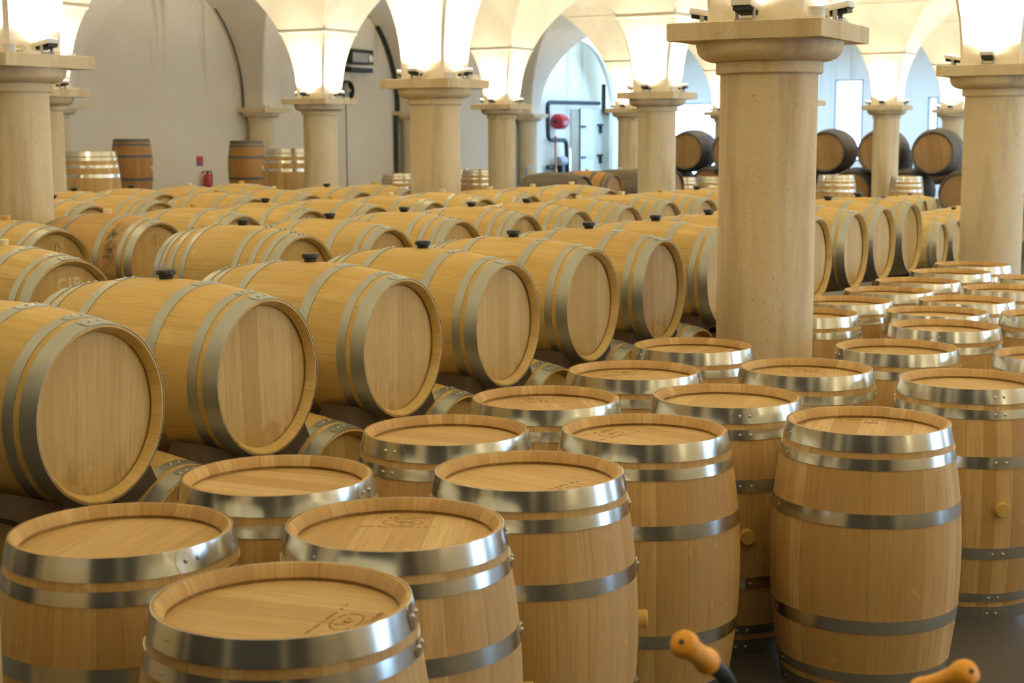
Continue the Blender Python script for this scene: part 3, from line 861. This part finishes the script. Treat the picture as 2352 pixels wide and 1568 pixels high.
# side wall with the pipe alcove opening
AL0, AL1 = 30.5, 35.0; ALC, ALR = 31.85, 2.3
def side_wall():
    bm = bmesh.new()
    box(bm, A0, 29.3, BW, BW+.25, 0, ZW)
    # arch opening
    n = 24
    th = .12
    zt = 5.2
    arc = [(ALC-ALR*math.cos(PI*k/n), 2.55+2.12*math.sin(PI*k/n)) for k in range(n+1)]
    def quad(p): 
        lo = [bm.verts.new((x, BW, z)) for x, z in p]; hi = [bm.verts.new((x, BW+th, z)) for x, z in p]
        bm.faces.new(lo); bm.faces.new(hi[::-1])
        for k in range(len(p)):
            bm.faces.new((lo[k], lo[(k+1) % len(p)], hi[(k+1) % len(p)], hi[k]))
    quad([(29.3, 0), (ALC-ALR, 0), (ALC-ALR, 2.55), (29.3, 2.55)])
    quad([(ALC+ALR, 0), (A1, 0), (A1, 2.55), (ALC+ALR, 2.55)])
    for k in range(n):
        quad([arc[k], arc[k+1], (arc[k+1][0], zt), (arc[k][0], zt)])
    quad([(29.3, 2.55), (ALC-ALR, 2.55), (ALC-ALR, zt), (29.3, zt)])
    quad([(ALC+ALR, 2.55), (A1, 2.55), (A1, zt), (ALC+ALR, zt)])
    return finish(bm, 'wall_left', False)
struct('wall_left', side_wall(), M['wall'], M_room, 'long plastered side wall')
struct('trim_1', mesh_box('trim_1', A0, 29.3, BW-.02, BW+.35, ZW+.10, ZW+.34), M['concrete'], M_room, 'grey beam above the side wall')
struct('trim_2', mesh_box('trim_2', A0, 29.3, BW+.02, BW+.25, ZW-.0, ZW+.10), M['wall'], M_room)
# alcove
wall_panels('wall_alcove', [(29.2, 32.80, 0, 5.3), (33.20, A1+.2, 0, 5.3), (32.80, 33.20, 0, .92), (32.80, 33.20, 1.58, 5.3)], M['wall'], at=BW+.78, label='pale wall at the back of the pipe alcove')
wall_panels('wall_alcove_side', [(BW+.12, BW+.78, 0, 5.3)], M['wall'], axis='b', at=29.2, sgn=-1)
# vent slats in the alcove wall opening
vt = empty('louvred_vent', (*rw(33.0, BW+.78), .92), AZ); tag(vt, 'bright louvred vent low in the alcove wall beside the white panels', 'vent')
for k in range(6):
    obj('slat', mesh_box('slat', -.20, .20, .02, .10, .03+k*.112, .052+k*.112), vt, M['white'])
# end wall with window, doorway and slit
wall_panels('wall_back', [(B0, 7.80, 0, 5.75), (7.80, 8.08, 0, 1.0), (7.80, 8.08, 3.0, 5.75), (8.08, 9.95, 0, 5.75), (9.95, 10.78, 0, 1.2), (9.95, 10.78, 3.53, 5.75), (10.78, 13.5, 0, 5.75), (13.5, 15.95, 2.92, 5.75), (15.95, BW+.3, 0, 5.75)],
            M['wall'], axis='b', at=A1, label='plastered end wall')
fr = obj('window_1', None) if False else None
def frame(name, b0, b1, z0, z1, label, cat=None):
    bm = bmesh.new(); t = .05
    for q in ((b0, b0+t, z0, z1), (b1-t, b1, z0, z1), (b0, b1, z0, z0+t), (b0, b1, z1-t, z1)):
        box(bm, A1-.02, A1+.10, q[0], q[1], q[2], q[3])
    return struct(name, finish(bm, name, False), M['grey'], M_room, label)
frame('window_1', 9.95, 10.78, 1.2, 3.53, 'tall bright window in the end wall')
frame('window_2', 7.80, 8.08, 1.0, 3.0, 'narrow bright window in the end wall')
frame('door_1', 13.5, 15.95, 0, 2.92, 'bright doorway in the end wall')
# hanging plastic sheet in the doorway
bm = bmesh.new(); rg = random.Random(3); nx, nz = 40, 14
g = [[bm.verts.new((A1-.25+.05*math.sin(i*.9)+rg.uniform(-.012, .012)+.02*math.sin(k+i*.3), 13.3+2.6*i/nx, 2.95-2.6*k/nz+(.05*math.sin(i*.8) if k == 0 else 0))) for k in range(nz+1)] for i in range(nx+1)]
for i in range(nx):
    for k in range(nz): bm.faces.new((g[i][k], g[i+1][k], g[i+1][k+1], g[i][k+1]))
pm = NT('clear_plastic_sheet'); pm.set(Base_Color=(.93, .96, 1.0), Roughness=.25, Transmission_Weight=.92, IOR=1.05)
sh = obj('plastic_sheet', finish(bm, 'plastic_sheet'), None, pm.m, M_room); tag(sh, 'crumpled translucent plastic sheet hanging in the bright far doorway', 'plastic sheet')
# right wall with tall openings (beyond the frame), wall behind the camera
wall_panels('wall_right', [(A0, 3, 0, 5.75), (3, 7.5, 3.4, 5.75), (7.5, 14, 0, 5.75), (14, 18.5, 3.4, 5.75), (18.5, 27, 0, 5.75), (27, 35, 5.3, 5.75), (35, A1, 0, 5.75)], M['wall'], at=B0, sgn=-1, label='right hand wall with tall openings')
wall_panels('wall_front', [(B0, BW, 0, 5.75)], M['floor'], axis='b', at=A0, sgn=-1, label='wall behind the camera')  # unseen wall, coloured dark so that the hoops reflect dark bands
# roof beams and bright roof light strip beyond the vault
bmz = bmesh.new()
for a in (29.6, 33.1): box(bmz, a, a+.22, B0, BW+1.3, 5.15, 5.75)
struct('trim_3', finish(bmz, 'trim_3', False), M['concrete'], M_room, 'grey roof beams beyond the vault')

# ------------------------------------------------------------------ things on the walls
def at(a, b, z): return (*rw(a, b), z)
def thing(name, a, b, z, label, cat, rz=AZ, **k):
    e = empty(name, at(a, b, z), rz); tag(e, label, cat, **k); return e
# dark unit and fan on the side wall (local -y faces the room)
t = thing('wall_unit', 20.62, BW, 3.56, 'dark ventilation unit high on the wall behind the left middle column', 'ventilation unit')
obj('case', mesh_box('case', -.42, .42, -.26, 0, 0, .32, bev=.01), t, M['dark'])
obj('grille', mesh_box('grille', -.40, .30, -.275, -.255, .04, .24), t, M['grey'])
obj('fan_opening', lathe_me('fan_opening', [(0, 0), (.07, 0), (.085, .02), (.085, 0)], 24), t, M['white'], Matrix.Translation((.26, -.29, .13)) @ Matrix.Rotation(-PI/2, 4, 'X') @ Matrix.Rotation(PI, 4, 'X'))
t = thing('wall_shelf', 20.62, BW, 3.38, 'dark shelf like tray fixed below the ventilation unit', 'shelf')
obj('tray', mesh_box('tray', -.42, .42, -.24, 0, 0, .10, bev=.008), t, M['dark'])
obj('tray_lip', mesh_box('tray_lip', -.44, .44, -.25, -.2, .10, .13), t, M['white'])
t = thing('wall_fan', 20.25, BW, 2.97, 'round grey wall fan just right of the left middle column', 'fan')
obj('guard', lathe_me('guard', [(.20, 0), (.22, .0), (.23, .06), (.22, .12), (.20, .12), (.19, .06)], 40, closed=True), t, M['dark'], Matrix.Rotation(PI/2, 4, 'X'))
bm = bmesh.new()
for k in range(5):
    box(bm, .03, .185, -.035, .035, -.004, .004, Matrix.Rotation(2*PI*k/5, 4, 'Z') @ Matrix.Rotation(.5, 4, 'X'))
obj('blades', finish(bm, 'blades', False), t, M['grey'], Matrix.Translation((0, -.06, 0)) @ Matrix.Rotation(PI/2, 4, 'X'))
obj('hub', lathe_me('hub', [(0, 0), (.05, 0), (.05, .1), (.03, .13), (0, .13)], 20), t, M['white'], Matrix.Rotation(PI/2, 4, 'X'))
bm = bmesh.new(); tube(bm, [(0, -.02, 0), (0, -.02, -1.7), (.01, -.02, -2.68)], .012, 8)
t = obj('wall_cable', finish(bm, 'wall_cable'), None, M['grey'], Matrix.Translation(at(20.28, BW, 2.72)) @ Matrix.Rotation(AZ, 4, 'Z')); tag(t, 'thin grey cable running down the wall below the fan', 'cable')
for ii, r_, zb, lab in ((4, .045, .0, 'dark downpipe following the vault edge and wall left of the centre column'), (5, .05, .0, 'dark pipe along the vault edge left of the pipe alcove'),
                        (3, .013, 2.5, 'thin dark cable following the wall arch above the half hidden wall column')):
    pts = [(ii*S - vx(z) - .02, BW-.07, z) for z in [4.45-1.9*k/14 for k in range(15)]]
    if zb == 0: pts += [(ii*S-.36, BW-.07, 2.40), (ii*S-.36, BW-.07, .02)]
    bm = bmesh.new(); tube(bm, pts, r_, 10)
    t = obj('downpipe', finish(bm, 'downpipe'), None, M['dark'], M_room); tag(t, lab, 'pipe')
t = thing('fire_extinguisher', 15.43, BW-.12, .86, 'red fire extinguisher hanging on the wall left of the amber barrel', 'fire extinguisher')
obj('cylinder', lathe_me('cylinder', [(0, 0), (.07, 0), (.078, .015), (.078, .30), (.06, .36), (.025, .385), (0, .385)], 28), t, M['red'])
bm = bmesh.new(); box(bm, -.02, .02, -.02, .02, .38, .43); box(bm, -.07, .02, -.012, .012, .42, .44, Matrix.Rotation(-.25, 4, 'Y')); obj('valve', finish(bm, 'valve', False), t, M['dark'])
bm = bmesh.new(); tube(bm, rounded([(.02, 0, .41), (.11, 0, .44), (.13, 0, .25), (.10, 0, .08)], .05), .011, 8); obj('hose', finish(bm, 'hose'), t, M['dark'])
t = thing('wall_sign', 15.34, BW, 1.46, 'small red and blue sign on the wall above the fire extinguisher', 'sign')
obj('plate', mesh_box('plate', -.09, .09, -.012, 0, -.07, .12), t, M['red'])
obj('blue_field', mesh_box('blue_field', -.085, .0, -.016, -.012, -.065, .02), t, M['blue'])
bm = bmesh.new(); tube(bm, rounded([(.0, 0, 0), (0, 0, 1.12), (.3, 0, 1.12)], .05), .03, 10)
t = obj('post', finish(bm, 'guard_post'), None, M['grey'], Matrix.Translation(at(27.6, BW-.6, 0)) @ Matrix.Rotation(AZ, 4, 'Z')); t.name = 'guard_post'; tag(t, 'thin grey metal guard post beside the slim column before the alcove', 'post')
# black insulated pipes in the alcove (drawn on the plane .5 m before the back wall)
BP = BW+.5
def pipe(name, pts, r, label, mat='dark', cr=.18):
    bm = bmesh.new(); tube(bm, rounded([(*rw(a, b), z) for a, b, z in pts], cr, 7), r, 14)
    o = obj(name, finish(bm, name), None, M[mat]); tag(o, label, 'pipe', 'black pipes in the alcove'); return o
pipe('insulated_pipe', [(34.2, BP, 2.93), (30.85, BP, 2.90), (30.9, BP, 1.84), (32.03, BP, 1.82), (32.12, BP, .75), (32.12, BP, .02)], .062, 'black insulated pipe looping around the red tank in the alcove')
pipe('insulated_pipe', [(34.2, BW+.34, 3.5), (34.2, BW+.34, 2.66), (34.95, BW+.34, 2.58)], .065, 'short black insulated pipe turning down above the white panels')
pipe('insulated_pipe', [(31.05, BP+.1, 1.05), (32.05, BP+.1, 1.05)], .07, 'low black crossing pipe beneath the pump')
pipe('pump_pipe', [(31.35, BP, 1.95), (31.35, BP, .9)], .035, 'thin copper coloured pipe with valves left of the looping pipe', 'copper')
t = thing('pump_unit', 31.72, BP, .0, 'dark pump unit standing below the red tank', 'pump')
obj('stand', mesh_box('stand', -.3, .3, -.2, .2, 0, .85, bev=.01), t, M['dark'])
obj('motor', lathe_me('motor', [(0, -.22), (.12, -.22), (.14, -.18), (.14, .18), (.12, .22), (0, .22)], 28), t, M['grey'], Matrix.Translation((0, 0, 1.22)) @ Matrix.Rotation(PI/2, 4, 'Y'))
obj('valve_body', mesh_box('valve_body', -.1, .1, -.08, .08, .85, 1.12, bev=.01), t, M['dark'])
t = thing('expansion_tank', 31.62, BP, 2.36, 'red expansion tank on the blue lit alcove wall', 'tank')
obj('tank_body', lathe_me('tank_body', [(0, -.27), (.12, -.265), (.20, -.22), (.225, -.15), (.225, .15), (.20, .22), (.12, .265), (0, .27)], 36), t, M['red'], Matrix.Rotation(PI/2, 4, 'Y'))
obj('tank_end', lathe_me('tank_end', [(0, 0), (.05, 0), (.05, .09), (0, .09)], 16), t, M['dark'], Matrix.Translation((-.27, 0, 0)) @ Matrix.Rotation(-PI/2, 4, 'Y'))
obj('wall_bracket', mesh_box('wall_bracket', -.04, .04, .1, .27, -.06, .02), t, M['dark'])
# white insulated panels (cold room) with hinges and latches
BQ = BW+.45
t = thing('cold_room_wall', 32.82, BQ, 0, 'white insulated cold room panels with dark hinges right of the pipes', 'cold room')
obj('panel', mesh_box('panel', 0, .98, 0, .3, 0, 2.74, bev=.004), t, M['panel']); obj('panel', mesh_box('panel', 1.0, 2.70, 0, .3, 0, 2.74, bev=.004), t, M['panel'])
obj('corner_strip', mesh_box('corner_strip', -.02, .015, -.02, .01, 0, 2.76), t, M['dark'])
for z in (2.22, 1.31):
    obj('hinge', mesh_box('hinge', .08, .34, -.05, 0, z-.03, z+.03, bev=.005), t, M['dark'])
    bm = bmesh.new(); box(bm, -.03, .03, -.09, 0, -.2, .06); box(bm, -.18, .16, -.07, -.02, .02, .08); obj('latch', finish(bm, 'latch', False), t, M['dark'], Matrix.Translation((1.30, 0, z)))
bm = bmesh.new()
for cx, cz in ((.66, 1.31), (1.9, 1.42), (1.9, 1.22)):
    lathe(bm, [(.075, 0), (.09, 0), (.09, .004), (.075, .004)], 24, closed=True, M=Matrix.Translation((cx, -.001, cz)) @ Matrix.Rotation(PI/2, 4, 'X') @ Matrix.Diagonal((1.2, .8, 1, 1)))
obj('printed_mark', finish(bm, 'printed_mark', False), t, M['grey'])

# ------------------------------------------------------------------ hand truck at the lower right
t = empty('hand_truck', (.50, 2.62, 0), 0); tag(t, 'hand truck with two orange rubber grips at the bottom edge, dark steel tubes', 'hand truck')
def loc(p): return (p[0]-.50, p[1]-2.62, p[2])
gl = [Vector((.272, 2.34, 1.153)), Vector((.339, 2.46, 1.070))]
gr = [Vector((.732, 2.33, 1.106)), Vector((.668, 2.45, 1.020))]
FR = bmesh.new()
for (p0, p1), s in ((gl, -1), (gr, 1)):
    d = (p1-p0)
    a = p0+d*.25; b = p0+d*1.7
    tube(FR, rounded([loc(a), loc(b), loc((.50+s*.13, 2.70, .70)), loc((.50+s*.13, 2.74, .16))], .08), .0145, 14)
tube(FR, [loc((.37, 2.70, .66)), loc((.63, 2.70, .66))], .012, 10); tube(FR, [loc((.37, 2.725, .38)), loc((.63, 2.725, .38))], .012, 10)
obj('frame', finish(FR, 'truck_frame'), t, M['dark'])
for (p0, p1) in (gl, gr):
    d = (p1-p0).normalized(); bm = bmesh.new()
    ln = .135
    fr_ = [(-.004, .016), (0, .0200), (.006, .0225), (.016, .0235), (.026, .0215), (.045, .0185), (.075, .0180), (.105, .0200), (.118, .0225), (.128, .0225), (.134, .0200), (.136, .0150)]
    tube(bm, [loc(p0+d*q) for q, _ in fr_], 0, 28, True, [r_ for _, r_ in fr_])
    for q in range(4):                       # finger ridges
        pass
    g_ = obj('grip', finish(bm, 'grip', True, 60), t, M['orange'])
    bm = bmesh.new(); tube(bm, [loc(p0-d*.0055), loc(p0-d*.003)], .0045, 14)
    obj('end_hole', finish(bm, 'end_hole'), g_, M['black'])
    g_['label'] = 'orange rubber grip'
for s in (-1, 1):
    w_ = obj('wheel', lathe_me('wheel', [(.035, -.02), (.10, -.024), (.125, -.012), (.127, 0), (.125, .012), (.10, .024), (.035, .02)], 36, closed=True), t, M['black'], Matrix.Translation((s*.19, .14, .127)) @ Matrix.Rotation(PI/2, 4, 'Y'))
bm = bmesh.new(); tube(bm, [(-.22, .14, .127), (.22, .14, .127)], .012, 10); obj('axle', finish(bm, 'axle'), t, M['dark'])
obj('toe_plate', mesh_box('toe_plate', -.19, .19, .17, .36, .004, .012), t, M['dark'])

# ------------------------------------------------------------------ world, camera, settings
w = bpy.data.worlds.new('World'); SC.world = w; w.use_nodes = True
bg = w.node_tree.nodes['Background']; bg.inputs[0].default_value = (.34, .60, 1.0, 1); bg.inputs[1].default_value = 6.0
cd = bpy.data.cameras.new('camera'); cam = bpy.data.objects.new('camera', cd); COL.objects.link(cam)
f, p, ro, Ze = 3471.5, .135313, -.003454, 1.9605
cd.sensor_width = 36; cd.lens = f/2352*36
cam.matrix_world = Matrix.Translation((0, 0, Ze)) @ Matrix.Rotation(PI/2-p, 4, 'X') @ Matrix.Rotation(ro, 4, 'Z')
cd.clip_end = 200
cd.dof.use_dof = True; cd.dof.focus_distance = 6.3; cd.dof.aperture_fstop = 5.0
SC.camera = cam
SC.view_settings.view_transform = 'Standard'; SC.view_settings.look = 'None'
SC.view_settings.exposure = 1.36; SC.view_settings.gamma = 1
SC.cycles.use_denoising = True
SC.cycles.max_bounces = 8; SC.cycles.diffuse_bounces = 5; SC.cycles.glossy_bounces = 4
SC.cycles.sample_clamp_indirect = 6
SC.cycles.use_light_tree = True
